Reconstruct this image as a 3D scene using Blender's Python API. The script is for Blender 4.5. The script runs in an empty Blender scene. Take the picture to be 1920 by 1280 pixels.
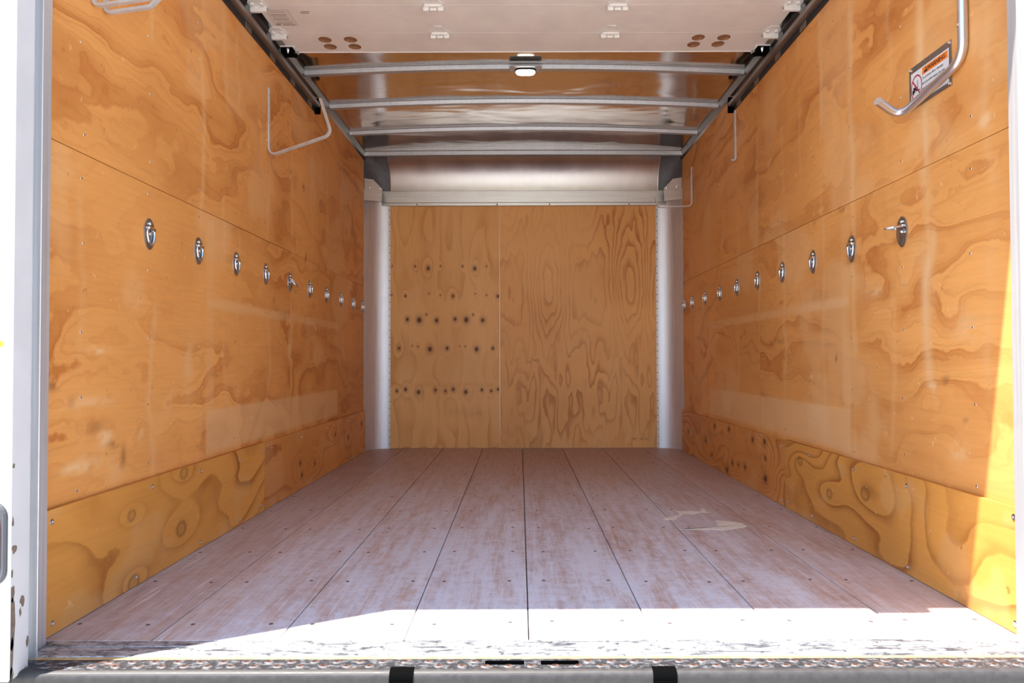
import bpy, math, random
import numpy as np
from mathutils import Vector, Matrix

# ------------------------------------------------------------------ camera, sky, sun, exposure
scene = bpy.context.scene
col = scene.collection
# axes: x to the right, y into the cargo box, z up; z = 0 is the top of the cargo floor, metres
cam_d = bpy.data.cameras.new('camera')
cam_d.sensor_width = 36.0
cam_d.lens = 24.0
cam_d.clip_start = 0.02
cam_d.shift_x = -14 / 1920
cam_d.shift_y = 12 / 1920
cam = bpy.data.objects.new('camera', cam_d)
col.objects.link(cam)
cam.matrix_world = (Matrix.Translation((0, 0, 0.615)) @ Matrix.Rotation(math.radians(90) + 24 / 1280, 4, 'X')
                    @ Matrix.Rotation(math.radians(-0.15), 4, 'Z'))
scene.camera = cam

SUN_TRAVEL = Vector((1.97, 1.0, -6.1)).normalized()
world = bpy.data.worlds.new('sky')
scene.world = world
world.use_nodes = True
wn = world.node_tree
wn.nodes.clear()
w_out = wn.nodes.new('ShaderNodeOutputWorld')
w_bg = wn.nodes.new('ShaderNodeBackground')
w_sky = wn.nodes.new('ShaderNodeTexSky')
w_sky.sky_type = 'NISHITA'
w_sky.sun_disc = False
w_sky.sun_elevation = math.asin(-SUN_TRAVEL.z)
w_sky.sun_rotation = math.atan2(-SUN_TRAVEL.x, -SUN_TRAVEL.y)
w_sky.air_density = 1.0
w_sky.dust_density = 0.6
w_sky.ozone_density = 1.0
w_bg.inputs['Strength'].default_value = 0.56
wn.links.new(w_sky.outputs[0], w_bg.inputs['Color'])
wn.links.new(w_bg.outputs[0], w_out.inputs['Surface'])

sun_d = bpy.data.lights.new('sun', 'SUN')
sun_d.energy = 20.0
sun_d.color = (1.0, 0.965, 0.91)
sun_d.angle = math.radians(0.53)
sun = bpy.data.objects.new('sun', sun_d)
col.objects.link(sun)
sun.location = (-6, -4, 18)
sun.rotation_euler = SUN_TRAVEL.to_track_quat('-Z', 'Y').to_euler()

scene.view_settings.view_transform = 'Standard'
scene.view_settings.look = 'None'
scene.view_settings.gamma = 1.0
scene.view_settings.use_curve_mapping = False
scene.view_settings.exposure = -0.30

# ------------------------------------------------------------------ measures of the box
XL, XR = -1.066, 1.122          # plywood faces
KL, KR = -1.052, 1.108          # kick board faces
Y0, Y1, YB = 1.505, 4.665, 4.815  # front of side panels, end of side panels, back wall
ZTOP = 2.0
random.seed(4)

# ------------------------------------------------------------------ helpers
def tag(o, label=None, cat=None, group=None, kind=None):
    if label: o['label'] = label
    if cat: o['category'] = cat
    if group: o['group'] = group
    if kind: o['kind'] = kind
    return o

def empty(name, loc=(0, 0, 0), parent=None):
    o = bpy.data.objects.new(name, None)
    o.empty_display_size = 0.1
    o.location = loc
    col.objects.link(o)
    if parent: o.parent = parent
    return o

class MB:
    def __init__(self):
        self.v, self.f, self.m = [], [], []
    def poly(self, pts, mi=0):
        b = len(self.v)
        self.v += [tuple(p) for p in pts]
        self.f.append(tuple(range(b, b + len(pts))))
        self.m.append(mi)
    def box(self, x0, x1, y0, y1, z0, z1, mi=0, ch=0.0, M=None):
        """box, edges chamfered by ch"""
        b = len(self.v)
        if ch <= 0:
            vs = [(x, y, z) for x in (x0, x1) for y in (y0, y1) for z in (z0, z1)]
            fs = [(0, 1, 3, 2), (4, 6, 7, 5), (0, 4, 5, 1), (2, 3, 7, 6), (0, 2, 6, 4), (1, 5, 7, 3)]
        else:
            c = ch
            vs, ix = [], {}
            lo, hi = (x0, y0, z0), (x1, y1, z1)
            for s in [(i, j, k) for i in (0, 1) for j in (0, 1) for k in (0, 1)]:
                for a in range(3):
                    p = []
                    for t in range(3):
                        q = hi[t] if s[t] else lo[t]
                        if t != a: q += -c if s[t] else c
                        p.append(q)
                    ix[(s, a)] = len(vs)
                    vs.append(tuple(p))
            fs = []
            for a in range(3):
                o1, o2 = [(1, 2), (2, 0), (0, 1)][a]
                for sd in (0, 1):
                    q = []
                    for (p1, p2) in ((0, 0), (1, 0), (1, 1), (0, 1)):
                        s = [0, 0, 0]; s[a] = sd; s[o1] = p1; s[o2] = p2
                        q.append(ix[(tuple(s), a)])
                    fs.append(tuple(q) if sd else tuple(reversed(q)))
            for a in range(3):
                o1, o2 = [(1, 2), (2, 0), (0, 1)][a]
                for p1 in (0, 1):
                    for p2 in (0, 1):
                        s0 = [0, 0, 0]; s0[o1] = p1; s0[o2] = p2
                        s1 = list(s0); s1[a] = 1
                        s0, s1 = tuple(s0), tuple(s1)
                        q = (ix[(s0, o1)], ix[(s1, o1)], ix[(s1, o2)], ix[(s0, o2)])
                        fs.append(q if p1 == p2 else tuple(reversed(q)))
            for s in [(i, j, k) for i in (0, 1) for j in (0, 1) for k in (0, 1)]:
                q = (ix[(s, 0)], ix[(s, 1)], ix[(s, 2)])
                fs.append(q if sum(s) % 2 else tuple(reversed(q)))
        if M is not None: vs = [tuple(M @ Vector(p)) for p in vs]
        self.v += vs
        self.f += [tuple(i + b for i in f) for f in fs]
        self.m += [mi] * len(fs)
    def prism(self, pts, d, mi=0):
        """polygon pts (3-D, planar, ccw seen from +d) extruded by -d"""
        d = Vector(d)
        n = len(pts); b = len(self.v)
        P = [Vector(p) for p in pts]
        self.v += [tuple(p) for p in P] + [tuple(p - d) for p in P]
        self.f.append(tuple(range(b, b + n)))
        self.f.append(tuple(reversed(range(b + n, b + 2 * n))))
        self.m += [mi, mi]
        for i in range(n):
            j = (i + 1) % n
            self.f.append((b + i, b + n + i, b + n + j, b + j)); self.m.append(mi)
    def sweep(self, path, prof, up, closed=False, mi=0, caps=True):
        """profile (list of (a,b)) swept on path; a along side, b along up-like normal"""
        P = [Vector(p) for p in path]
        n = len(P)
        rings = []
        nrm = Vector(up)
        for i in range(n):
            if closed: t = (P[(i + 1) % n] - P[i - 1]).normalized()
            else: t = (P[min(i + 1, n - 1)] - P[max(i - 1, 0)]).normalized()
            nrm = (nrm - t * nrm.dot(t)).normalized()
            side = t.cross(nrm)
            # keep width at bends
            rings.append([P[i] + side * a + nrm * b for a, b in prof])
        b0 = len(self.v); k = len(prof)
        for r in rings: self.v += [tuple(p) for p in r]
        for i in range(n if closed else n - 1):
            j = (i + 1) % n
            for q in range(k):
                w = (q + 1) % k
                self.f.append((b0 + i * k + q, b0 + i * k + w, b0 + j * k + w, b0 + j * k + q)); self.m.append(mi)
        if caps and not closed:
            self.f.append(tuple(b0 + q for q in reversed(range(k)))); self.m.append(mi)
            self.f.append(tuple(b0 + (n - 1) * k + q for q in range(k))); self.m.append(mi)
    def tube(self, path, r, n=8, closed=False, up=(0.123, 0.31, 1), mi=0):
        self.sweep(path, [(r * math.cos(2 * math.pi * i / n), r * math.sin(2 * math.pi * i / n)) for i in range(n)], up, closed, mi)
    def rings(self, rs, cap0=True, cap1=True, mi=0):
        """stack of equal-length loops"""
        b = len(self.v); k = len(rs[0])
        for r in rs: self.v += [tuple(p) for p in r]
        for i in range(len(rs) - 1):
            for q in range(k):
                w = (q + 1) % k
                self.f.append((b + i * k + q, b + i * k + w, b + (i + 1) * k + w, b + (i + 1) * k + q)); self.m.append(mi)
        if cap0: self.f.append(tuple(b + q for q in reversed(range(k)))); self.m.append(mi)
        if cap1: self.f.append(tuple(b + (len(rs) - 1) * k + q for q in range(k))); self.m.append(mi)
    def sheet(self, grid, th, mi=0):
        """grid[i][j] points -> a thick sheet (offset by vector th)"""
        th = Vector(th); ni, nj = len(grid), len(grid[0]); b = len(self.v)
        for g in grid:
            for p in g: self.v.append(tuple(p))
        for g in grid:
            for p in g: self.v.append(tuple(Vector(p) + th))
        o = ni * nj
        idx = lambda i, j: b + i * nj + j
        for i in range(ni - 1):
            for j in range(nj - 1):
                self.f.append((idx(i, j), idx(i + 1, j), idx(i + 1, j + 1), idx(i, j + 1))); self.m.append(mi)
                self.f.append(tuple(o + q for q in (idx(i, j), idx(i, j + 1), idx(i + 1, j + 1), idx(i + 1, j)))); self.m.append(mi)
        rim = [idx(i, 0) for i in range(ni)] + [idx(ni - 1, j) for j in range(1, nj)] + [idx(i, nj - 1) for i in range(ni - 2, -1, -1)] + [idx(0, j) for j in range(nj - 2, 0, -1)]
        for a in range(len(rim)):
            c = rim[(a + 1) % len(rim)]
            self.f.append((rim[a], rim[a] + o, c + o, c)); self.m.append(mi)
    def mesh(self, name, mats, smooth=False):
        me = bpy.data.meshes.new(name)
        me.from_pydata(self.v, [], self.f)
        for mt in (mats if isinstance(mats, (list, tuple)) else [mats]): me.materials.append(mt)
        me.polygons.foreach_set('material_index', self.m)
        if smooth: me.polygons.foreach_set('use_smooth', [True] * len(self.f))
        me.update()
        if smooth: me.set_sharp_from_angle(angle=math.radians(40))
        return me
    def build(self, name, mats, parent=None, smooth=False, loc=None):
        o = bpy.data.objects.new(name, self.mesh(name, mats, smooth))
        col.objects.link(o)
        if parent: o.parent = parent
        if loc: o.location = loc
        return o

def fillet(pts, r, n=6):
    P = [Vector(p) for p in pts]
    out = [P[0]]
    for i in range(1, len(P) - 1):
        a, b, c = P[i - 1], P[i], P[i + 1]
        u, w = (a - b).normalized(), (c - b).normalized()
        ang = u.angle(w)
        L = min(r / math.tan(ang / 2), (a - b).length * .48, (c - b).length * .48)
        s, e = b + u * L, b + w * L
        for k in range(n + 1):
            t = k / n
            out.append(s * (1 - t) ** 2 + b * 2 * t * (1 - t) + e * t * t)
    out.append(P[-1])
    return out

def copy_of(mesh_obj, parent=None, loc=None, rot=None):
    c = mesh_obj.copy()
    col.objects.link(c)
    c.parent = parent
    if loc is not None: c.location = loc
    if rot is not None: c.rotation_euler = rot
    return c

# ------------------------------------------------------------------ materials
def new_mat(name):
    m = bpy.data.materials.new(name)
    m.use_nodes = True
    nt = m.node_tree
    return m, nt, nt.nodes['Principled BSDF']

class N:
    """small node helper"""
    def __init__(self, nt): self.nt = nt
    def add(self, t, **kw):
        n = self.nt.nodes.new(t)
        for k, v in kw.items(): setattr(n, k, v)
        return n
    def link(self, a, b): self.nt.links.new(a, b)
    def val(self, sock, v):
        if hasattr(v, 'is_output') or isinstance(v, bpy.types.NodeSocket): self.link(v, sock)
        else: sock.default_value = v
    def math(self, op, a, b=0.0, c=0.0, clamp=False):
        n = self.add('ShaderNodeMath', operation=op, use_clamp=clamp)
        self.val(n.inputs[0], a); self.val(n.inputs[1], b); self.val(n.inputs[2], c)
        return n.outputs[0]
    def mix(self, f, a, b, blend='MIX'):
        n = self.add('ShaderNodeMix', data_type='RGBA', blend_type=blend)
        self.val(n.inputs[0], f)
        for s, v in ((n.inputs[6], a), (n.inputs[7], b)):
            if isinstance(v, bpy.types.NodeSocket): self.link(v, s)
            else: s.default_value = (*v[:3], 1)
        return n.outputs[2]
    def coords(self, scale=(1, 1, 1), rot=(0, 0, 0), loc=(0, 0, 0), src='Object'):
        t = self.add('ShaderNodeTexCoord')
        mp = self.add('ShaderNodeMapping')
        mp.inputs['Scale'].default_value = scale; mp.inputs['Rotation'].default_value = rot; mp.inputs['Location'].default_value = loc
        self.link(t.outputs[src], mp.inputs[0])
        return mp.outputs[0]
    def noise(self, vec, scale=1.0, detail=2.0, rough=.5, dist=0.0):
        n = self.add('ShaderNodeTexNoise')
        self.link(vec, n.inputs['Vector'])
        n.inputs['Scale'].default_value = scale; n.inputs['Detail'].default_value = detail
        n.inputs['Roughness'].default_value = rough; n.inputs['Distortion'].default_value = dist
        return n.outputs[0]
    def step(self, x, lo, hi):
        n = self.add('ShaderNodeMapRange', interpolation_type='SMOOTHSTEP')
        self.val(n.inputs[0], x)
        n.inputs[1].default_value = lo; n.inputs[2].default_value = hi
        return n.outputs[0]
    def ramp(self, x, stops):
        n = self.add('ShaderNodeValToRGB')
        r = n.color_ramp
        while len(r.elements) > 1: r.elements.remove(r.elements[-1])
        for i, (p, c) in enumerate(stops):
            e = r.elements[0] if i == 0 else r.elements.new(p)
            e.position = p
            e.color = (*c, 1) if isinstance(c, tuple) else (c, c, c, 1)
        self.link(x, n.inputs[0])
        return n.outputs[0]
    def attr(self, name):
        return self.add('ShaderNodeAttribute', attribute_name=name).outputs['Fac']
    def bump(self, h, strength, dist):
        n = self.add('ShaderNodeBump')
        n.inputs['Strength'].default_value = strength; n.inputs['Distance'].default_value = dist
        self.link(h, n.inputs['Height'])
        return n.outputs[0]

def plain(name, color, rough=.5, metal=0.0, var=0.0, bump=0.0, scale=40, spec=None):
    m, nt, bs = new_mat(name)
    n = N(nt)
    bs.inputs['Base Color'].default_value = (*color, 1)
    bs.inputs['Roughness'].default_value = rough
    bs.inputs['Metallic'].default_value = metal
    if spec is not None: bs.inputs['Specular IOR Level'].default_value = spec
    if var or bump:
        v = n.noise(n.coords(), scale, 4, .6)
        if var:
            n.link(n.mix(n.math('MULTIPLY', n.step(v, .3, .7), 1.0), [c * (1 - var) for c in color], [min(1, c * (1 + var)) for c in color]), bs.inputs['Base Color'])
            n.link(n.math('MULTIPLY_ADD', v, .25, rough - .12), bs.inputs['Roughness'])
        if bump: n.link(n.bump(v, bump, .002), bs.inputs['Normal'])
    return m

def wood(name, light, dark, pale, stops, fibre, amp=1.0, mark=(.115, .030, .010), rough=.5, tint=.17, scuff=.35, seed=0.0, lines=0.0):
    """plywood: 'phase' carries the growth rings met by the peeled sheet, 'pale' rubbed places, 'mark' knots and stains"""
    m, nt, bs = new_mat(name)
    n = N(nt)
    ph = n.attr('phase')
    co = n.coords(loc=(seed, seed * .7, seed * 1.3))
    fine = n.noise(co, 55, 2)
    ph = n.math('ADD', ph, n.math('MULTIPLY', n.math('SUBTRACT', fine, .5), .10))
    fr = n.math('FRACT', ph)
    late = n.ramp(fr, stops)
    if lines:
        l2 = n.ramp(n.math('FRACT', n.math('MULTIPLY', ph, 3.0)), [(0, 0.0), (.7, .05), (.93, 1.0), (1.0, 0.0)])
        late = n.math('ADD', n.math('MULTIPLY', late, 1 - lines * .4), n.math('MULTIPLY', l2, lines), clamp=True)
    big = n.noise(co, 1.7, 3, .6)
    a = n.math('MULTIPLY', n.math('MULTIPLY_ADD', n.step(big, .36, .66), .8, .2), amp)
    c = n.mix(n.math('MULTIPLY', late, a, clamp=True), light, dark)
    # long fibres of the veneer
    fb = n.noise(n.coords(scale=fibre), 1.0, 3, .65)
    c = n.mix(1.0, c, n.ramp(fb, [(.25, .92), (.5, 1.0), (.78, 1.06)]), 'MULTIPLY')
    t2 = n.noise(co, 1.1, 2)
    c = n.mix(1.0, c, n.ramp(t2, [(.3, (1 - tint, 1 - tint * 1.25, 1 - tint * 1.5)), (.7, (1 + tint * .5, 1 + tint * .6, 1 + tint * .7))]), 'MULTIPLY')
    c = n.mix(n.math('MULTIPLY', n.attr('pale'), .9, clamp=True), c, pale)
    # handling scuffs and small dents
    sc = n.noise(n.coords(scale=(9, 9, 9), loc=(3 + seed, 1, 2)), 3.2, 4, .62)
    c = n.mix(n.math('MULTIPLY', n.step(sc, .665, .72), scuff, clamp=True), c, [min(1, q * 1.15 + .06) for q in pale])
    dd = n.noise(n.coords(scale=(14, 14, 14), loc=(7, 4 + seed, 9)), 2.1, 3, .6)
    c = n.mix(n.math('MULTIPLY', n.step(dd, .70, .74), scuff, clamp=True), c, [q * .35 for q in dark])
    c = n.mix(n.attr('mark'), c, mark)
    n.link(c, bs.inputs['Base Color'])
    bs.inputs['Specular IOR Level'].default_value = .3
    n.link(n.math('MULTIPLY_ADD', fb, .2, rough - .1), bs.inputs['Roughness'])
    n.link(n.bump(n.math('ADD', fb, n.math('MULTIPLY', late, .4)), .12, .0012), bs.inputs['Normal'])
    return m

BLOT = [(0, 0.0), (.42, .08), (.47, 1.0), (.55, .70), (.75, .36), (.92, .12), (1.0, .0)]
LINE = [(0, 0.0), (.55, .10), (.9, 1.0), (.97, .85), (1.0, 0.0)]
WIDE = [(0, 0.04), (.45, .06), (.70, .45), (.84, 1.0), (.90, .85), (.93, 0.05), (1.0, .04)]
W_SIDE = wood('varnished plywood', (.80, .365, .104), (.50, .150, .026), (.82, .50, .24), BLOT, (60, 6, 90), amp=1.0, rough=.55, lines=.32)
W_SIDE2 = wood('varnished plywood right', (.80, .37, .108), (.50, .150, .027), (.82, .51, .25), BLOT, (60, 6, 90), amp=1.0, rough=.55, seed=5.3, lines=.28)
W_BACKL = wood('knotty plywood', (.83, .44, .155), (.60, .25, .064), (.85, .50, .22), LINE, (110, 60, 7), amp=.65, scuff=.12, seed=2.2)
W_BACKR = wood('flame grain plywood', (.83, .415, .14), (.52, .180, .040), (.83, .48, .20), LINE, (110, 60, 7), amp=.95, scuff=.12, seed=8.1)
W_KICKN = wood('oiled kick board', (.74, .335, .072), (.36, .110, .015), (.70, .43, .19), WIDE, (60, 5, 80), amp=.95, scuff=.5, mark=(.10, .045, .018), seed=1.7)
W_KICKF = wood('knotty kick board', (.76, .33, .09), (.46, .140, .028), (.76, .43, .19), LINE, (60, 5, 80), amp=.9, scuff=.3, seed=9.9)

def floor_mat():
    m, nt, bs = new_mat('worn floor planks')
    n = N(nt)
    info = n.add('ShaderNodeObjectInfo')
    co = n.coords()
    g = n.noise(n.coords(scale=(70, 5, 10)), 1.0, 4, .65)
    cross = n.noise(n.coords(scale=(9, 55, 10)), 1.0, 3, .6)
    base = n.ramp(g, [(.3, (.35, .205, .145)), (.5, (.48, .30, .22)), (.72, (.56, .375, .285))])
    base = n.mix(1.0, base, n.ramp(info.outputs['Random'], [(0, (.88, .86, .86)), (1, (1.1, 1.08, 1.06))]), 'MULTIPLY')
    # rubbed-through grey, heaviest where goods cross the doorway, tinted with painted-in blue sky light
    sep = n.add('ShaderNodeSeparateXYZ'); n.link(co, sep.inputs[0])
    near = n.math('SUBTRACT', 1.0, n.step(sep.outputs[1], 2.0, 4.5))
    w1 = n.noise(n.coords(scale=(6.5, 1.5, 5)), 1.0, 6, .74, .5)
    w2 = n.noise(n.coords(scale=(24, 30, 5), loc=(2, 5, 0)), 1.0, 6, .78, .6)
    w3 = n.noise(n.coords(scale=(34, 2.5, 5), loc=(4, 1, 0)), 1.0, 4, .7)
    wear_sky = n.math('ADD', n.math('MULTIPLY', n.step(w1, .26, .66), .70), n.math('MULTIPLY', n.step(w2, .32, .70), .45))
    wear_sky = n.math('ADD', wear_sky, n.math('MULTIPLY', n.math('SUBTRACT', n.step(w3, .30, .72), .4), .5))
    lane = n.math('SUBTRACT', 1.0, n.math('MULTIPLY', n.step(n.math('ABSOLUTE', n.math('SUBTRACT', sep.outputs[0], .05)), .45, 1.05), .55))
    wear_sky = n.math('MULTIPLY', wear_sky, lane)
    wear_sky = n.math('MULTIPLY', wear_sky, n.math('MULTIPLY_ADD', near, 1.0, .12), clamp=True)
    c = n.mix(n.math('MULTIPLY', wear_sky, .88), base, (.69, .70, .76))
    c = n.mix(1.0, c, n.ramp(cross, [(.3, .96), (.6, 1.02)]), 'MULTIPLY')
    fl_ = n.noise(n.coords(scale=(60, 120, 5), loc=(1, 8, 0)), 1.0, 3, .7)
    c = n.mix(n.math('MULTIPLY', n.step(fl_, .62, .72), .5), c, (.24, .15, .12))
    # scratches dragged every which way
    for i, (rz, th) in enumerate(((.25, .68), (-.6, .69), (1.25, .69), (.02, .68), (-1.3, .69))):
        s = n.noise(n.coords(scale=(150, 3.5, 1), rot=(0, 0, rz), loc=(i * 3.1, i * 1.7, 0)), 1.0, 2, .5, .3)
        c = n.mix(n.math('MULTIPLY', n.step(s, th - .02, th + .03), n.math('MULTIPLY_ADD', near, .55, .25)), c, (.72, .69, .69))
    st = n.noise(n.coords(scale=(7, 5, 5), loc=(9, 2, 0)), 1.6, 4, .7)
    c = n.mix(n.math('MULTIPLY', n.step(st, .64, .74), .5), c, (.20, .13, .10))
    n.link(c, bs.inputs['Base Color'])
    n.link(n.math('MULTIPLY_ADD', g, .25, .42), bs.inputs['Roughness'])
    n.link(n.bump(n.math('ADD', g, w2), .15, .0015), bs.inputs['Normal'])
    return m
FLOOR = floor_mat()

def roof_mat():
    m, nt, bs = new_mat('bright roof aluminium')
    n = N(nt)
    bs.inputs['Metallic'].default_value = 1.0
    w = n.noise(n.coords(scale=(1.6, 4.0, 1)), 1.0, 2, .5, .4)
    f = n.noise(n.coords(scale=(30, 30, 30)), 1.0, 4, .7)
    dirt = n.noise(n.coords(scale=(5, 9, 5)), 1.0, 5, .7)
    n.link(n.mix(n.step(dirt, .45, .75), (.70, .66, .61), (.58, .53, .48)), bs.inputs['Base Color'])
    n.link(n.math('MULTIPLY_ADD', dirt, .16, .05), bs.inputs['Roughness'])
    n.link(n.bump(n.math('ADD', n.math('MULTIPLY', w, 1.0), n.math('MULTIPLY', f, .004)), .4, .025), bs.inputs['Normal'])
    return m
ROOF = roof_mat()

def brushed(name, color, rough, scale, metal=1.0, dirt=.2):
    m, nt, bs = new_mat(name)
    n = N(nt)
    bs.inputs['Metallic'].default_value = metal
    s = n.noise(n.coords(scale=scale), 1.0, 3, .6)
    d = n.noise(n.coords(scale=(11, 11, 6)), 1.0, 5, .7)
    c = n.mix(n.math('MULTIPLY', n.step(d, .5, .8), dirt), color, [q * .5 for q in color])
    c = n.mix(1.0, c, n.ramp(s, [(.3, .88), (.7, 1.08)]), 'MULTIPLY')
    n.link(c, bs.inputs['Base Color'])
    n.link(n.math('MULTIPLY_ADD', s, .2, rough - .1), bs.inputs['Roughness'])
    n.link(n.bump(s, .05, .002), bs.inputs['Normal'])
    return m
ALU = brushed('brushed aluminium', (.72, .71, .69), .38, (4, 4, 200))
ALUV = brushed('corner post aluminium', (.80, .81, .86), .52, (160, 160, 3))
NOSE = brushed('nose sheet aluminium', (.58, .55, .52), .33, (6, 3, 3), dirt=.15)
RAIL = brushed('roof rail aluminium', (.30, .27, .245), .3, (60, 3, 60))
BOW = brushed('galvanised roof bow', (.50, .51, .52), .42, (60, 60, 60), metal=.6)
STEEL = brushed('door track steel', (.36, .34, .33), .38, (90, 3, 90), metal=.9)
CHROME = plain('zinc plated steel', (.78, .80, .82), .2, 1.0, bump=.1, scale=60)
ZINC = plain('bright bar steel', (.72, .73, .77), .36, 1.0, bump=.12, scale=90)
HOOKP = plain('grey painted rod', (.60, .59, .58), .38, .35, var=.08)
BLACK = plain('black rubber and hole shade', (.0025, .0025, .0025), .9, spec=.02)
DARK = plain('dark shadowed steel', (.035, .034, .034), .5, .3)
GREYP = plain('dark grey fibreglass', (.10, .10, .108), .45, var=.15, scale=20)
DOORW = plain('off white door laminate', (.80, .755, .70), .45, var=.05, scale=6)
HINGEW = plain('white painted hinge', (.76, .73, .69), .4, var=.05)
DOORWOOD = plain('raw plywood edge', (.32, .15, .07), .8, var=.2, scale=80)
WHITE = plain('white paint', (.62, .62, .63), .35, var=.03, scale=9)
TRACKW = brushed('door frame aluminium', (.66, .66, .67), .42, (120, 120, 2), metal=.55)
GASKET = plain('grey rubber gasket', (.09, .09, .095), .6)
CHIP = plain('bared rusty steel', (.17, .125, .095), .8, var=.3, scale=120)
LABEL = plain('label white', (.74, .73, .73), .45)
ORANGE = plain('warning orange', (.90, .21, .015), .45)
YELLOW = plain('label yellow', (.85, .48, .03), .45)
INK = plain('black print', (.02, .02, .022), .5)
GREYINK = plain('grey print', (.16, .16, .17), .5)
REDINK = plain('red print', (.45, .02, .05), .5)
PALEBLUE = plain('pale blue decal', (.52, .66, .82), .4)
FILLER = plain('dried filler', (.82, .77, .66), .6, var=.1, scale=60)
DOORPRINT = plain('brown print', (.30, .235, .20), .6)
DOORLABEL = plain('clear label', (.72, .665, .605), .35)

def sill_mat():
    m, nt, bs = new_mat('scraped threshold steel')
    n = N(nt)
    a = n.noise(n.coords(scale=(9, 60, 20)), 1.0, 5, .72, .8)
    b = n.noise(n.coords(scale=(45, 60, 20), rot=(0, 0, .5)), 1.0, 4, .7)
    k = n.math('MULTIPLY', n.step(a, .32, .56), n.step(b, .30, .54))
    n.link(n.mix(k, (.055, .058, .07), (.50, .51, .53)), bs.inputs['Base Color'])
    bs.inputs['Metallic'].default_value = .35
    n.link(n.math('MULTIPLY_ADD', k, -.15, .5), bs.inputs['Roughness'])
    n.link(n.bump(b, .2, .001), bs.inputs['Normal'])
    return m
SILL = sill_mat()
def plate_mat():
    m, nt, bs = new_mat('worn black step plate')
    n = N(nt)
    a = n.noise(n.coords(scale=(55, 90, 40)), 1.0, 5, .75)
    b = n.noise(n.coords(scale=(4, 9, 4)), 1.0, 4, .7)
    c = n.mix(n.step(a, .46, .66), (.028, .028, .032), (.17, .17, .18))
    c = n.mix(n.math('MULTIPLY', n.step(b, .58, .72), .7), c, (.22, .10, .045))
    n.link(c, bs.inputs['Base Color'])
    bs.inputs['Metallic'].default_value = .2
    bs.inputs['Roughness'].default_value = .5
    n.link(n.bump(a, .3, .001), bs.inputs['Normal'])
    return m
PLATE = plate_mat()
FACE = plain('dusty bumper paint', (.045, .040, .038), .55, .1, var=.2, scale=60)
RUST = plain('rusty burr', (.11, .05, .03), .7, var=.3, scale=200)
GOLD = plain('bare wood edge strip', (.52, .33, .13), .6, var=.2, scale=50)
GROUND = plain('pale concrete pavement', (.43, .41, .385), .85, var=.1, scale=3)

def emit(name, color, strength):
    m, nt, bs = new_mat(name)
    bs.inputs['Base Color'].default_value = (.8, .8, .8, 1)
    bs.inputs['Emission Color'].default_value = (*color, 1)
    bs.inputs['Emission Strength'].default_value = strength
    return m
LED = emit('lit lamp lens', (1.0, .97, .92), 7.0)
m, nt, bs = new_mat('red lamp lens')
bs.inputs['Base Color'].default_value = (.55, .012, .02, 1)
bs.inputs['Roughness'].default_value = .12
bs.inputs['Coat Weight'].default_value = .5
REDLENS = m

# ------------------------------------------------------------------ plywood fields
_tab = np.random.RandomState(11).rand(256, 256)
def vnoise(x, y, s=0):
    x = np.asarray(x) + s * 17.31; y = np.asarray(y) + s * 9.17
    xi, yi = np.floor(x).astype(int), np.floor(y).astype(int)
    fx, fy = x - xi, y - yi
    fx = fx * fx * fx * (fx * (fx * 6 - 15) + 10); fy = fy * fy * fy * (fy * (fy * 6 - 15) + 10)
    t = lambda a, b: _tab[a & 255, b & 255]
    return (t(xi, yi) * (1 - fx) * (1 - fy) + t(xi + 1, yi) * fx * (1 - fy) + t(xi, yi + 1) * (1 - fx) * fy + t(xi + 1, yi + 1) * fx * fy)
def fbm(x, y, s=0, o=3, g=.5):
    r, a, k = 0, 1.0, 0
    for i in range(o):
        r = r + a * vnoise(x * 2 ** i, y * 2 ** i, s + i); k += a; a *= g
    return r / k
def sstep(x, a, b):
    t = np.clip((x - a) / (b - a), 0, 1)
    return t * t * (3 - 2 * t)
def rect(u, v, u0, u1, v0, v1, s=.012):
    return sstep(u, u0 - s, u0 + s) * (1 - sstep(u, u1 - s, u1 + s)) * sstep(v, v0 - s, v0 + s) * (1 - sstep(v, v1 - s, v1 + s))

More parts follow.
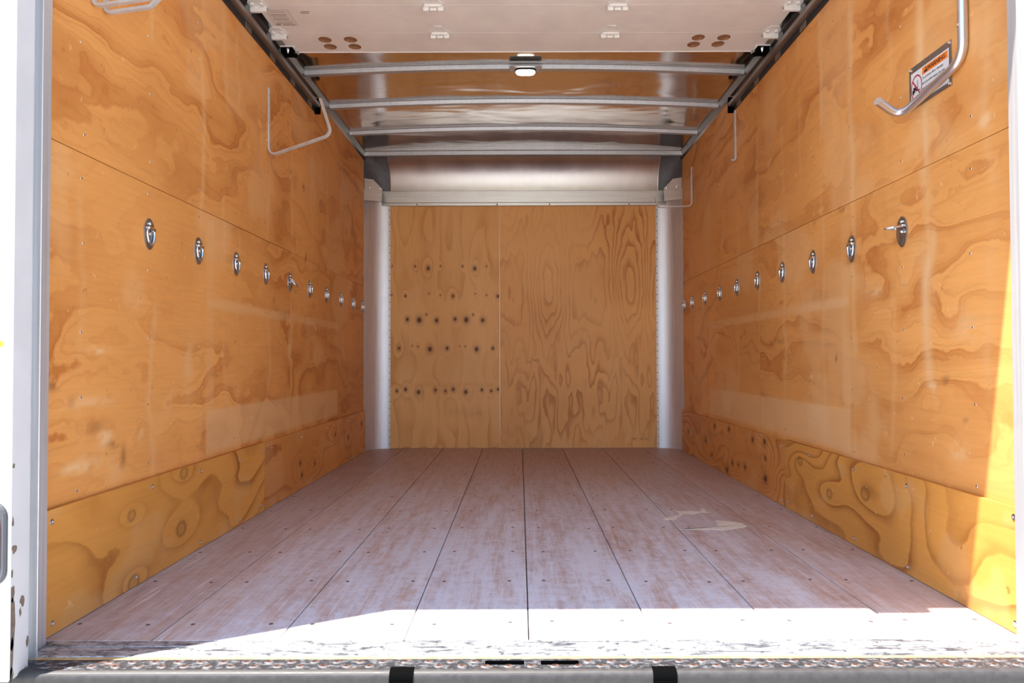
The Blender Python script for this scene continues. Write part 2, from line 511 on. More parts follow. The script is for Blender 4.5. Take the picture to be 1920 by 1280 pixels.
def panel(name, parent, axis, plane, u0, u1, v0, v1, th, mat, res, field):
    """plywood sheet: finely divided face carrying the veneer field, box behind. axis L/R: u = y, v = z; B: u = x, v = z"""
    nu, nv = max(2, int((u1 - u0) / res) + 1), max(2, int((v1 - v0) / res) + 1)
    U, V = np.meshgrid(np.linspace(u0, u1, nu), np.linspace(v0, v1, nv), indexing='ij')
    ph, pale, mark = field(U, V)
    sgn = {'L': -1, 'R': 1, 'B': 1}[axis]
    def P(u, v, w):
        q = np.full_like(u, plane + sgn * w)
        return np.stack([u, q, v], -1) if axis == 'B' else np.stack([q, u, v], -1)
    front = P(U, V, 0.0).reshape(-1, 3)
    cu, cv = np.array([u0, u1, u1, u0]), np.array([v0, v0, v1, v1])
    c0, c1 = P(cu, cv, 0.0), P(cu, cv, th)
    verts = np.concatenate([front, c0, c1])
    i = np.arange(nu - 1)[:, None] * nv + np.arange(nv - 1)[None, :]
    q = np.stack([i, i + nv, i + nv + 1, i + 1], -1).reshape(-1, 4)
    if axis == 'R': q = q[:, ::-1]
    b = nu * nv
    box = [[b + 4, b + 7, b + 6, b + 5]] + [[b + k, b + 4 + k, b + 4 + (k + 1) % 4, b + (k + 1) % 4] for k in range(4)]
    if axis == 'R': box = [list(reversed(f)) for f in box]
    faces = np.concatenate([q, np.array(box)])
    me = bpy.data.meshes.new(name)
    me.vertices.add(len(verts)); me.vertices.foreach_set('co', verts.astype(np.float32).ravel())
    me.loops.add(len(faces) * 4); me.loops.foreach_set('vertex_index', faces.astype(np.int32).ravel())
    me.polygons.add(len(faces)); me.polygons.foreach_set('loop_start', (np.arange(len(faces)) * 4).astype(np.int32))
    me.update(calc_edges=True)
    for nm, arr in (('phase', ph), ('pale', pale), ('mark', mark)):
        at = me.attributes.new(nm, 'FLOAT', 'POINT')
        full = np.zeros(len(verts), np.float32); full[:b] = np.asarray(arr, np.float32).ravel()
        at.data.foreach_set('value', full)
    me.materials.append(mat)
    o = bpy.data.objects.new(name, me)
    col.objects.link(o); o.parent = parent
    return o

def knots_field(u, v, knots, spread=3.0, lift=1.1, grain_v=True, ring=False):
    ph, mk = np.zeros_like(u), np.zeros_like(u)
    for (a, b, r) in knots:
        du, dv = u - a, v - b
        if not grain_v: du, dv = dv, du
        d = np.sqrt(du ** 2 + (dv / 1.25) ** 2) / r
        if ring:
            mk = np.maximum(mk, .55 * np.exp(-((d - .95) / .22) ** 2) + .22 * np.exp(-(d / .8) ** 2))
        else:
            mk = np.maximum(mk, (1 - sstep(d, .62, 1.25)) * .95)
        if not ring: mk = np.maximum(mk, .28 * np.exp(-((d - 1.0) / 1.0) ** 2))
        ph = ph + lift * np.exp(-(du ** 2 + (dv / 1.9) ** 2) / (r * spread) ** 2)
    return ph, mk

def ghost(u, v, d0, d1):
    """paler places left by a rack that once stood against the wall"""
    w = .55 + .45 * fbm(u * 9, v * 9, 31)
    p = .62 * rect(u, v, d0, d1, .800, .835, .008) * w
    p = np.maximum(p, .72 * rect(u, v, d0, d1, .300, .448, .008) * (.7 + .3 * w))
    p = np.maximum(p, .34 * rect(u, v, d0 - .005, d0 + .055, .29, 1.10, .012) * (.5 + fbm(u * 8, v * 5, 5) * .6))
    return p

RUBL = [(1.725, .645, .035, .010, 1.2), (1.76, .42, .03, .02, 1.2), (1.68, .362, .05, .016, 1.1), (1.70, .515, .09, .012, .7), (1.92, .42, .02, .02, .8), (1.62, .36, .03, .01, .9), (2.2, .60, .03, .10, .6)]
RUBR = [(1.635, 1.19, .02, .016, 1.3), (1.85, .545, .025, .008, 1.3), (2.62, .55, .05, .008, 1.0), (2.15, .83, .04, .012, .8), (1.75, .38, .03, .03, .7), (1.72, .70, .05, .05, .5)]
def side_field(seed, studs, ghosts, marks, slope=0.0):
    rubs = RUBL if seed < 20 else RUBR
    def f(u, v):
        wu = fbm(u * 1.3, v * 2.2, seed + 3) - .5
        wv = fbm(u * 2.6, v * 2.6, seed + 7) - .5
        n1 = fbm(u * .55 + wu * .5, v * 2.1 + wv * .8, seed, 3, .42)
        ph = 6.2 * n1 + slope * v + .8 * (fbm(u * 4, v * 11, seed + 12) - .5) + .14 * (fbm(u * 24, v * 26, seed + 13, 2) - .5)
        pale = np.zeros_like(u)
        for (d, s, a) in studs:
            k = fbm(u * 14, v * 3.2, seed + int(d * 50), 3)
            pale += .8 * a * np.exp(-((u - d - .07 * (fbm(u * 2, v * 4.5, seed + int(d * 31)) - .5)) / (s * .8)) ** 2) * sstep(k, .36, .62)
        if ghosts: pale = np.maximum(pale, ghost(u, v, *ghosts))
        pale += .35 * sstep(fbm(u * 3.4, v * 3.0, seed + 21, 4), .56, .72)
        for (d, z, ru, rv, a) in rubs:
            k = fbm(u * 30, v * 60, seed + 5, 2)
            pale += a * np.exp(-((u - d) / ru) ** 2 - ((v - z) / rv) ** 2) * sstep(k, .25, .55)
        mark = np.zeros_like(u)
        for (d, z, ru, rv, a) in marks:
            k = fbm(u * 45, v * 45, seed + 2, 2)
            mark = np.maximum(mark, a * np.exp(-((u - d) / ru) ** 2 - ((v - z) / rv) ** 2) * sstep(k, .3, .6))
        return ph, np.clip(pale, 0, 1), np.clip(mark, 0, 1)
    return f

# ------------------------------------------------------------------ the place outside
g = MB(); g.box(-25, 25, -30, 20, -1.06, -1.0)
tag(g.build('ground', GROUND), 'pale concrete pavement under the truck', 'ground', kind='structure')

# ------------------------------------------------------------------ floor
fl = MB(); fl.box(-1.12, 1.18, 1.45, 4.98, -.12, -.030)
floor = tag(fl.build('floor', DARK), 'worn brown plank floor of the truck cargo box', 'floor', kind='structure')
JO = [-1.078, -.815, -.536, -.257, .019, .298, .578, .868, 1.134]
scr = MB()
scr.rings([[(r * math.cos(a * math.pi / 4), r * math.sin(a * math.pi / 4), z) for a in range(8)] for r, z in ((.0055, 0), (.005, .0006), (.003, .0006), (.0022, .0001))], cap0=False)
SCREWD = plain('dark screw head', (.13, .10, .095), .5, .3)
scr_me = scr.mesh('screw_head', SCREWD)
for i in range(8):
    p = MB(); p.box(JO[i] + .0014, JO[i + 1] - .0014, 1.518, 4.88, -.030, 0.0, ch=.0016)
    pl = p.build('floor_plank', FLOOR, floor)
    for k in range(11):
        y = 1.62 + .3 * k + random.uniform(-.006, .006)
        for e in (JO[i] + .05, JO[i + 1] - .05):
            if not (XL + .03 < e < XR - .03): continue
            s = bpy.data.objects.new('screw_head', scr_me); col.objects.link(s); s.parent = pl
            s.location = (e + random.uniform(-.008, .008), y + random.uniform(-.01, .01), 0.0)
def blob(pts, z=.0009, seed=1, jag=.012, sub=4):
    rnd = random.Random(seed); out = []
    for i in range(len(pts)):
        a, b = Vector(pts[i]), Vector(pts[(i + 1) % len(pts)])
        for k in range(sub):
            q = a.lerp(b, k / sub)
            out.append((q.x + rnd.uniform(-jag, jag), q.y + rnd.uniform(-jag, jag) * 1.6, z))
    return out
fm = MB()
fm.prism(blob([(.585, 2.50), (.74, 2.485), (.842, 2.535), (.832, 2.60), (.75, 2.625), (.735, 2.55), (.66, 2.515)], seed=3, jag=.006), (0, 0, .0012))
fm.build('filler_patch', FILLER, floor)['label'] = 'pale dried filler smeared on plank'
fm = MB()
fm.prism(blob([(.555, 2.655), (.60, 2.645), (.655, 2.74), (.72, 2.76), (.765, 2.78), (.755, 2.86), (.74, 2.80), (.64, 2.79), (.63, 2.72)], seed=7, jag=.008), (0, 0, .0012))
fm.build('filler_patch', FILLER, floor)['label'] = 'thin curved streak of dried filler'

# ------------------------------------------------------------------ side walls
w = MB(); w.box(XL - .075, XL - .0125, 1.45, 5.02, -.12, 2.06)
wall_l = tag(w.build('wall_left', WHITE), 'plywood lined left side wall of the cargo box', 'wall', kind='structure')
w = MB(); w.box(XR + .0125, XR + .075, 1.45, 5.02, -.12, 2.06)
wall_r = tag(w.build('wall_right', WHITE), 'plywood lined right side wall of the cargo box', 'wall', kind='structure')

ML = [(1.53, .585, .03, .012, .8), (1.56, .56, .02, .01, .7), (1.72, .45, .03, .02, .35), (1.80, .40, .03, .012, .5), (1.84, .36, .012, .03, .55), (1.63, .52, .02, .02, .3),
      (3.40, 1.118, .012, .03, .9), (3.62, 1.10, .012, .035, .7), (3.75, 1.12, .01, .02, .5), (3.05, 1.55, .01, .01, .9), (3.17, 1.50, .008, .012, .9), (3.36, 1.47, .016, .016, 1.0), (3.0, 1.575, .012, .008, .7), (2.96, .885, .008, .02, .7)]
studL = [(1.66, .02, .25), (1.98, .016, .4), (2.28, .02, .55), (2.46, .02, .35), (2.58, .015, .4), (2.90, .02, .4), (3.18, .02, .5), (3.5, .02, .3), (3.8, .02, .3)]
SPL = 3.176; ZS = 1.124
TH = .012
panel('plywood_panel', wall_l, 'L', XL, Y0, SPL - .0012, .262, ZS - .0012, TH, W_SIDE, .010, side_field(1, studL, (2.325, 4.00), ML))
panel('plywood_panel', wall_l, 'L', XL, SPL + .0012, Y1, .262, ZS - .0012, TH, W_SIDE, .012, side_field(2, studL, (2.325, 4.00), ML))
panel('plywood_panel', wall_l, 'L', XL, Y0, SPL - .0012, ZS + .0012, ZTOP, TH, W_SIDE, .010, side_field(3, studL, None, ML, 2.0))
panel('plywood_panel', wall_l, 'L', XL, SPL + .0012, Y1, ZS + .0012, ZTOP, TH, W_SIDE, .012, side_field(4, studL, None, ML, 1.0))
MR = [(2.02, .97, .02, .008, .5), (2.30, .95, .03, .008, .6), (2.36, 1.14, .03, .012, .5), (2.6, 1.14, .04, .010, .4), (2.33, .46, .03, .006, .8), (2.42, .62, .006, .012, .9), (2.95, .70, .05, .012, .6), (3.03, .69, .03, .008, .7),
      (1.80, .56, .02, .012, .5), (1.72, .47, .012, .012, .5), (2.30, 1.04, .006, .008, .7)]
studR = [(1.62, .02, .3), (1.87, .026, .85), (2.06, .015, .3), (2.29, .022, .6), (2.52, .015, .45), (2.72, .015, .35), (2.90, .02, .5), (3.2, .02, .4), (3.5, .02, .3), (4.03, .02, .4)]
SPR = 3.19; ZR = 1.147
panel('plywood_panel', wall_r, 'R', XR, Y0, SPR - .0012, .262, ZR - .0010, TH, W_SIDE2, .010, side_field(41, studR, (2.318, 4.03), MR))
panel('plywood_panel', wall_r, 'R', XR, SPR + .0012, Y1, .262, ZR - .0012, TH, W_SIDE2, .012, side_field(42, studR, (2.318, 4.03), MR))
panel('plywood_panel', wall_r, 'R', XR, Y0, SPR - .0012, ZR + .0010, ZTOP, TH, W_SIDE2, .010, side_field(43, studR, None, MR, -1.6))
panel('plywood_panel', wall_r, 'R', XR, SPR + .0012, Y1, ZR + .0012, ZTOP, TH, W_SIDE2, .012, side_field(44, studR, None, MR, -1.0))

# ------------------------------------------------------------------ kick boards
def screw_mesh():
    s = MB()
    s.rings([[(z, r * math.cos(a * math.pi / 5), r * math.sin(a * math.pi / 5)) for a in range(10)] for r, z in ((.0075, -.001), (.0072, .0012), (.005, .0022), (.0028, .0022), (.002, .001))], cap0=False)
    return s.mesh('screw', CHROME, True)
SCREW = screw_mesh()
def wall_screw(parent, side, x, y, z, s=1.0):
    o = bpy.data.objects.new('screw', SCREW); col.objects.link(o); o.parent = parent
    o.location = (x, y, z); o.scale = (1, s, s)
    if side == 'R': o.rotation_euler = (0, 0, math.pi)
    return o
def kick_field(seed, knots, ring=False, slope=0.0, freq=(1.5, 3.0), n=5.0, lift=1.6, spread=5):
    def f(u, v):
        wv = fbm(u * 2.1, v * 4, seed + 3) - .5
        ph = n * fbm(u * freq[0] + wv * .5, v * freq[1] + wv * .9, seed, 2, .35) + slope * v
        a, mk = knots_field(u, v, knots, spread, lift, False, ring)
        pale = .3 * sstep(fbm(u * 7, v * 7, seed + 9), .58, .75) + .25 * (1 - sstep(v, .0, .05)) * fbm(u * 20, v * 20, seed)
        return ph + a, np.clip(pale, 0, 1), mk
    return f
base_l = tag(empty('baseboard_left', (KL, 1.51, 0)), 'plywood kick boards along the foot of the left wall', 'kick board', kind='structure')
base_r = tag(empty('baseboard_right', (KR, 1.51, 0)), 'plywood kick boards along the foot of the right wall', 'kick board', kind='structure')
def kpart(o, root):
    o.matrix_parent_inverse = Matrix.Translation(root.location).inverted(); return o
kl1 = kpart(panel('kick_board', base_l, 'L', KL, 1.508, 2.826, .002, .283, .0138, W_KICKN, .006, kick_field(61, [(2.146, .266, .018), (2.131, .096, .022), (1.858, .199, .014), (1.87, .012, .02)], ring=True, slope=5.0, n=9, lift=1.3, spread=3)), base_l)
kl2 = kpart(panel('kick_board', base_l, 'L', KL, 2.829, Y1 - .002, .002, .279, .0138, W_KICKF, .007, kick_field(62, [(3.282, .127, .012), (3.307, .067, .012), (3.513, .093, .010), (4.2, .15, .012), (3.9, .2, .01), (4.55, .2, .014)], freq=(1.2, 5.0))), base_l)
kr1 = kpart(panel('kick_board', base_r, 'R', KR, 1.508, 2.858, .002, .283, .0138, W_KICKN, .006, kick_field(64, [(2.453, .136, .016), (2.2, .185, .02), (2.707, .215, .016)], ring=True, n=6.0, lift=1.4, spread=3.6, slope=2.5, freq=(1.9, 3.4))), base_r)
kr2 = kpart(panel('kick_board', base_r, 'R', KR, 2.862, Y1 - .002, .002, .277, .0138, W_KICKF, .007, kick_field(66, [(3.089, .172, .01), (3.091, .08, .018), (3.66, .03, .016), (3.37, .088, .012), (3.567, .081, .012), (3.886, .24, .014), (4.493, .147, .014), (3.622, .25, .014), (4.074, .138, .016), (3.256, .236, .012), (3.097, .246, .014), (3.47, .085, .01), (3.95, .07, .012)], freq=(1.0, 5.0), n=8)), base_r)
for (y, z) in ((1.54, .256), (1.545, .028), (1.96, .258), (2.26, .254), (2.57, .243), (2.26, .021), (2.57, .021), (1.88, .026), (2.79, .25), (2.79, .03)): wall_screw(kl1, 'L', KL, y, z)
for (y, z) in ((1.537, .262), (1.538, .024), (1.962, .254), (2.27, .254), (2.62, .25), (1.96, .024), (2.274, .024), (2.6, .024), (2.83, .25), (2.83, .03)): wall_screw(kr1, 'R', KR, y, z)
for (y) in (2.9, 3.3, 3.75, 4.2, 4.6):
    for z in (.025, .25):
        wall_screw(kl2, 'L', KL, y, z, .9); wall_screw(kr2, 'R', KR, y, z, .9)
# screws of the wall sheets follow the wall posts
pans_l = [o for o in wall_l.children]; pans_r = [o for o in wall_r.children]
for pans, side, X, y0 in ((pans_l, 'L', XL, 1.655), (pans_r, 'R', XR, 1.69)):
    for p in pans:
        bb = [Vector(c) for c in p.bound_box]
        a, b = min(c.y for c in bb), max(c.y for c in bb); zl, zh = min(c.z for c in bb), max(c.z for c in bb)
        sm = MB()
        for k in range(12):
            y = y0 + .302 * k
            if not a + .02 < y < b - .02: continue
            z = zl + .06
            while z < min(zh, 1.88):
                if abs(z - .985) > .07 :
                    q = .0038; s = 1 if side == 'L' else -1
                    yy, zz = y + random.uniform(-.01, .01), z + random.uniform(-.02, .02)
                    lp = [[(X + s * h, yy + s * q * m_ * math.cos(t * math.pi / 3), zz + q * m_ * math.sin(t * math.pi / 3)) for t in range(6)] for h, m_ in ((-.0004, 1.1), (.0006, .8))]
                    sm.rings(lp, cap0=False)
                z += .19
        if sm.v: sm.build('screw_heads', CHROME, p)['kind'] = 'stuff'

# ------------------------------------------------------------------ back wall
bw = MB(); bw.box(-1.14, 1.20, YB + .012, YB + .07, -.12, 2.2)
wall_b = tag(bw.build('wall_back', ALU), 'plywood lined front bulkhead at the far end of the box', 'wall', kind='structure')
KN = [(-.899, 1.286, .005), (-.736, 1.284, .0075), (-.644, 1.269, .0125), (-.556, 1.285, .005), (-.402, 1.283, .0063), (-.315, 1.267, .0125), (-.231, 1.283, .005), (-.901, 1.082, .005), (-.805, 1.074, .0088), (-.639, 1.091, .005), (-.558, 1.079, .005), (-.469, 1.073, .01), (-.31, 1.089, .0042), (-.232, 1.078, .005), (-.152, 1.071, .01), (-.79, .908, .0125), (-.707, .904, .0188), (-.657, .942, .0063), (-.585, .9, .0138), (-.454, .91, .0125), (-.375, .905, .0176), (-.327, .94, .0063), (-.259, .901, .0138), (-.85, .705, .01), (-.757, .722, .0042), (-.715, .717, .005), (-.632, .698, .0163), (-.51, .704, .0113), (-.422, .718, .0042), (-.382, .716, .005), (-.303, .697, .015), (-.188, .703, .01), (-.864, .404, .0088), (-.804, .415, .0113), (-.712, .395, .0138), (-.593, .41, .01), (-.522, .403, .0088), (-.467, .415, .0113), (-.379, .396, .0138), (-.266, .41, .01), (-.2, .403, .0088), (-.152, .414, .0088)]
def back_left(u, v):
    a, mk = knots_field(u, v, KN, 2.6, 1.3)
    x = u + .03 * (fbm(u * 3, v * 2.2, 5) - .5)
    ph = 3.4 * fbm(x * 5.2, v * 1.5, 71, 3, .45) + .9 * np.cos((x + .31) * 2 * math.pi / .33) * (.5 + .5 * np.cos((v - 1.5) * 5.2)) + a
    pale = .28 * sstep(fbm(u * 5, v * 2, 77), .5, .7)
    mk = np.maximum(mk, .22 * rect(u, v, -.9, -.16, .44, .455, .02) * fbm(u * 8, v * 20, 3))
    mk = np.maximum(mk, .30 * np.exp(-((u + .37) / .13) ** 2 - ((v - .25) / .035) ** 2) * fbm(u * 30, v * 40, 2))
    mk = np.maximum(mk, .45 * (1 - sstep(v, .0, .018)) * sstep(fbm(u * 26, v * 3, 4), .55, .7))
    return ph, pale, mk
def back_right(u, v):
    P = .574; ox = u - .204
    wob = .05 * (fbm(u * 6, v * 4, 81) - .5) + .02 * (fbm(u * 16, v * 9, 82) - .5)
    cx = np.cos(2 * math.pi * (ox + wob) / P)
    f = sstep(v, .45, 1.05)
    ph = (3.2 * f + .5) * cx * (.45 + .55 * np.cos((v - 1.12) * 4.4)) + 1.0 * f * np.cos(4 * math.pi * (ox + wob) / P)
    q = ox % P; b = sstep(q, P - .10, P)     # the sheet repeats once per turn of the log
    nz = lambda a, c, k, o, g: fbm(q * a, v * c, k, o, g) * (1 - b) + fbm((q - P) * a, v * c, k, o, g) * b
    ph = ph + (4.2 - 2.6 * f) * nz(9.0, 2.4, 84, 3, .5) + .8 * nz(34, 7, 85, 2, .5) + 1.2 * v
    pale = .30 * sstep(fbm(u * 4, v * 2.5, 88), .48, .68) + .12 * (1 - sstep(v, .5, 1.0))
    mk = .4 * rect(u, v, -.02, .14, .60, .63, .02) * sstep(fbm(u * 40, v * 50, 6), .5, .7)
    mk = np.maximum(mk, .35 * rect(u, v, .78, .90, .055, .07, .006) * sstep(fbm(u * 60, v * 60, 9), .45, .6))
    return ph, pale, np.clip(mk, 0, 1)
panel('plywood_panel', wall_b, 'B', YB, -.925, -.1405, .002, 1.735, TH, W_BACKL, .005, back_left)['label'] = 'plywood sheet with five rows of dark knots'
panel('plywood_panel', wall_b, 'B', YB, -.1375, .992, .002, 1.735, TH, W_BACKR, .0065, back_right)['label'] = 'plywood sheet with flame grain and no knots'

# rounded aluminium corner posts
def corner_post(name, label, cx, sgn, n=14):
    root = tag(empty(name, (cx + sgn * .15, Y1, 0)), label, 'corner post', kind='structure')
    inv = Matrix.Translation(root.location).inverted()
    g = []
    for k in range(n + 1):
        a = math.pi / 2 * k / n
        px, py = cx + sgn * .150 * math.cos(a), Y1 + .147 * math.sin(a)
        g.append([(px, py, z) for z in (0.0, .6, 1.2, 1.80)])
    s = MB()
    s.sheet(g if sgn < 0 else g[::-1], (sgn * .002, .003, 0))
    o = s.build('curved_sheet', ALUV, root, True); o.matrix_parent_inverse = inv
    f = MB()
    x0, x1 = (cx - .018, cx + .006) if sgn < 0 else (cx - .006, cx + .018)
    f.box(x0, x1, YB - .0035, YB - .0005, 0.0, 1.72)
    o = f.build('flange_strip', ALU, root); o.matrix_parent_inverse = inv
    r = MB()
    for k in range(34):
        z = .03 + .05 * k
        r.rings([[(cx - sgn * .000 + q * math.cos(t * math.pi / 3), YB - .0035 - h, z + q * math.sin(t * math.pi / 3)) for t in range(6)] for q, h in ((.004, 0), (.003, .0015))], cap0=False)
    o = r.build('rivets', SCREWD, root); o.matrix_parent_inverse = inv; o['kind'] = 'stuff'
corner_post('trim_1', 'rounded aluminium corner post at the far left corner', XL + .150, -1)
corner_post('trim_2', 'rounded aluminium corner post at the far right corner', XR - .150, 1)

# beam over the bulkhead
bm = MB()
bm.box(-.967, 1.040, 4.788, 4.806, 1.728, 1.812, ch=.002)
bm.box(-.967, 1.040, 4.792, 4.808, 1.708, 1.7275, ch=.001)
beam = tag(bm.build('trim_3', ALU), 'flat aluminium cross beam above the plywood bulkhead', 'beam', kind='structure')
for x in (-.72, -.155, .215, .775):
    r = MB(); r.rings([[(x + q * math.cos(t * math.pi / 4), 4.792 - h, 1.7165 + q * math.sin(t * math.pi / 4)) for t in range(8)] for q, h in ((.0055, 0), (.0045, .002), (.002, .003))], cap0=False)
    r.build('rivet', SCREWD, beam)
# gusset plates at the beam ends
for sgn, X, nm in ((1, XL + .002, 'far left'), (-1, XR - .002, 'far right')):
    b = MB()
    pts = [(X, 4.672, 1.722), (X + sgn * .118, 4.672, 1.714), (X + sgn * .122, 4.672, 1.800), (X + sgn * .062, 4.672, 1.862), (X, 4.672, 1.872)]
    if sgn < 0: pts = pts[::-1]
    b.prism(pts, (0, -.012, 0))
    gp = tag(b.build('gusset_plate', ALU), 'grey aluminium gusset plate on top of the %s corner post' % nm, 'plate', 'gusset plates at the beam ends')
    for (dx, z) in ((.035, 1.808), (.105, 1.800)):
        r = MB(); x = X + sgn * dx
        r.rings([[(x + q * math.cos(t * math.pi / 4), 4.672 - h, z + q * math.sin(t * math.pi / 4)) for t in range(8)] for q, h in ((.007, 0), (.006, .003), (.003, .004))], cap0=False)
        r.build('rivet', CHROME, gp, True)

# ------------------------------------------------------------------ roof
def crown(x):   # rise of the roof over the width
    t = (x - .03) / 1.10
    return .030 * (1 - t * t)
rf = MB()
xs = [XL - .07 + (XR - XL + .14) * i / 40 for i in range(41)]
ys = [1.36 + (4.70 - 1.36) * j / 34 for j in range(35)]
rf.sheet([[(x, y, 2.034 + crown(x)) for y in ys] for x in xs][::-1], (0, 0, .012))
roof = tag(rf.build('ceiling', ROOF, smooth=True), 'shiny aluminium roof skin reflecting the plywood', 'ceiling', kind='structure')
for i, y in enumerate((1.90, 2.375, 2.85, 3.325, 3.765, 4.21)):
    b = MB()
    path = [(x, y, 2.034 + crown(x)) for x in [XL + .018 + (XR - XL - .036) * k / 30 for k in range(31)]]
    b.sweep(path, [(-.036, -.001), (-.036, -.004), (-.020, -.004), (-.014, -.022), (.014, -.022), (.020, -.004), (.036, -.004), (.036, -.001)], (0, 0, 1))
    b.build('roof_bow', BOW, roof, True)
b = MB()
path = [(x, 4.645, 2.044 + .2 * crown(x)) for x in [XL + .01 + (XR - XL - .02) * k / 30 for k in range(31)]]
b.sweep(path, [(-.03, .040), (-.03, -.012), (-.006, -.014), (-.004, -.034), (.030, -.034), (.034, -.010), (.05, -.008), (.05, .040)], (0, 0, 1))
b.build('front_header', BOW, roof, True)
# side rails under the roof edge
for sgn, X, nm, lab in ((1, XL, 'trim_4', 'left'), (-1, XR, 'trim_5', 'right')):
    r = MB()
    pr_ = [(X - sgn * .012, 0, 1.985), (X + sgn * .004, 0, 1.998), (X + sgn * .010, 0, 2.002), (X + sgn * .022, 0, 2.034), (X + sgn * .040, 0, 2.038), (X + sgn * .040, 0, 2.046), (X - sgn * .012, 0, 2.046)]
    pts = [(a, 1.46, c) for a, _, c in pr_]
    if sgn < 0: pts = pts[::-1]
    r.prism(pts, (0, -3.235, 0))
    tag(r.build(nm, RAIL), 'aluminium roof rail along the top of the %s wall' % lab, 'roof rail', kind='structure')
# nose: curved sheet from the bulkhead up to the roof
ns = MB()
g = []
for k in range(19):
    a = math.pi / 2 * k / 18
    y, z = 4.655 + .150 * math.cos(a), 1.795 + .240 * math.sin(a)
    g.append([(-.910 + 1.892 * i / 24, y, z) for i in range(25)])
ns.sheet(g, (0, .004, .004))
nose = tag(ns.build('trim_6', NOSE, smooth=True), 'curved bright aluminium nose sheet above the cross beam', 'nose panel', kind='structure')
for xe in (-.908, .980):
    e = MB(); e.tube([(xe, 4.652 + .150 * math.cos(math.pi / 2 * k / 14), 1.793 + .240 * math.sin(math.pi / 2 * k / 14)) for k in range(15)], .0035, 6)
    e.build('edge_bead', ALU, nose, True)
for cx, sgn, nm, lab in ((-.910, -1, 'trim_7', 'left'), (.982, 1, 'trim_8', 'right')):
    g = []
    W_ = .158 if sgn < 0 else .142
    for k in range(13):
        a = math.pi / 2 * k / 12
        g.append([(cx + sgn * W_ * math.sin(t), 4.655 + .148 * math.cos(a) * math.cos(t), 1.74 + .295 * math.sin(a)) for t in [math.pi / 2 * i / 10 for i in range(11)]])
    c = MB(); c.sheet(g if sgn > 0 else [r[::-1] for r in g], (0, .003, .003))
    tag(c.build(nm, GREYP, smooth=True), 'dark grey moulded corner cap at the far %s roof corner' % lab, 'corner cap', kind='structure')
nb = MB(); nb.box(-1.14, 1.20, 4.70, 4.98, 2.06, 2.13); nb.box(-1.14, 1.20, YB + .07, 4.98, 1.6, 2.06)
tag(nb.build('trim_9', WHITE), 'white outer skin closing the front of the box', 'body shell', kind='structure')

# ------------------------------------------------------------------ rear frame
def rear_post(name, label, xi, sgn):
    p = MB()
    a, b = sorted((xi, xi + sgn * .20))
    p.box(a, b, 1.345, 1.402, -.012, 2.20, ch=.004)
    o = tag(p.build(name, WHITE), label, 'door post', kind='structure')
    t = MB()
    a, b = sorted((xi - sgn * .002 if False else xi + sgn * .006, xi + sgn * .0365))
    t.box(a, b, 1.432, 1.436, -.006, 2.1, ch=.001)
    a2, b2 = sorted((xi + sgn * .022, xi + sgn * .05))
    t.box(a2, b2, 1.405, 1.4318, -.006, 2.1)
    t.build('track_face', TRACKW, o)
    f = MB()
    a, b = sorted((xi + sgn * .036, xi + sgn * .2))
    f.box(a, b, 1.437, 1.503, -.05, 2.1)
    f.build('inner_jamb', TRACKW, o)
    return o
post_l = rear_post('trim_10', 'white painted left rear door post with chipped paint', -1.0, -1)
post_r = rear_post('trim_11', 'white sunlit right rear door post', 1.049, 1)
ch = MB()
for k, (z, y, hz, hw) in enumerate(((.10, 1.3465, .07, .010), (.03, 1.3465, .05, .008), (.16, 1.3465, .022, .007), (.245, 1.352, .010, .010), (.20, 1.3465, .010, .004), (.135, 1.375, .012, .007), (.05, 1.39, .014, .004), (.115, 1.37, .012, .004), (.41, 1.348, .006, .004), (.30, 1.3475, .012, .003), (.0, 1.3465, .02, .008))):
    rnd = random.Random(k)
    pts = []
    for t in range(10):
        a = 2 * math.pi * t / 10; q = rnd.uniform(.55, 1.1)
        pts.append((-.9996, max(1.3492, y + .005 + q * hw * math.cos(a)), z + q * hz * math.sin(a)))
    ch.prism(pts, (.0012, 0, 0))
ch.build('paint_chips', CHIP, post_l)['kind'] = 'stuff'
hd = MB(); hd.box(-1.25, 1.28, 1.380, 1.46, 1.950, 2.22, ch=.003)
header = tag(hd.build('trim_12', WHITE), 'white rear header above the door opening', 'header', kind='structure')
ml = MB(); ml.box(.225, .365, 1.345, 1.3795, 1.953, 2.0, ch=.006)
mk_ = tag(ml.build('marker_lamp', REDLENS), 'red clearance lamp on the rear header above the opening', 'lamp')

# tail lamp, warning label, decal on the left post
def rrect(cx, cz, w, h, r, y, n=6):
    out = []
    for (sx, sz, a0) in ((1, 1, 0), (-1, 1, 90), (-1, -1, 180), (1, -1, 270)):
        for k in range(n + 1):
            a = math.radians(a0 + 90 * k / n)
            out.append((cx + sx * (w / 2 - r) + r * math.cos(a), y, cz + sz * (h / 2 - r) + r * math.sin(a)))
    return out
tl = empty('tail_lamp', (-1.050, 1.345, .259)); tag(tl, 'red tail lamp in a grey gasket on the left rear post', 'lamp')
a = MB(); a.rings([rrect(0, 0, .092, .164, .030, 0), rrect(0, 0, .092, .164, .030, -.004), rrect(0, 0, .084, .156, .026, -.007), rrect(0, 0, .068, .120, .020, -.005)], cap1=False); a.build('gasket', GASKET, tl)
a = MB(); a.rings([rrect(0, 0, .070, .124, .020, -.002), rrect(0, 0, .068, .12, .019, -.008), rrect(0, 0, .05, .10, .016, -.011)]); a.build('lens', REDLENS, tl, True)
a = MB(); a.box(-1.085, -1.0165, 1.3436, 1.345, .566, .657)
lb = tag(a.build('warning_label', LABEL), 'white label with yellow heading on the left rear post', 'label')
a = MB(); a.box(-1.085, -1.0165, 1.3431, 1.3437, .645, .657); a.build('heading', YELLOW, lb)
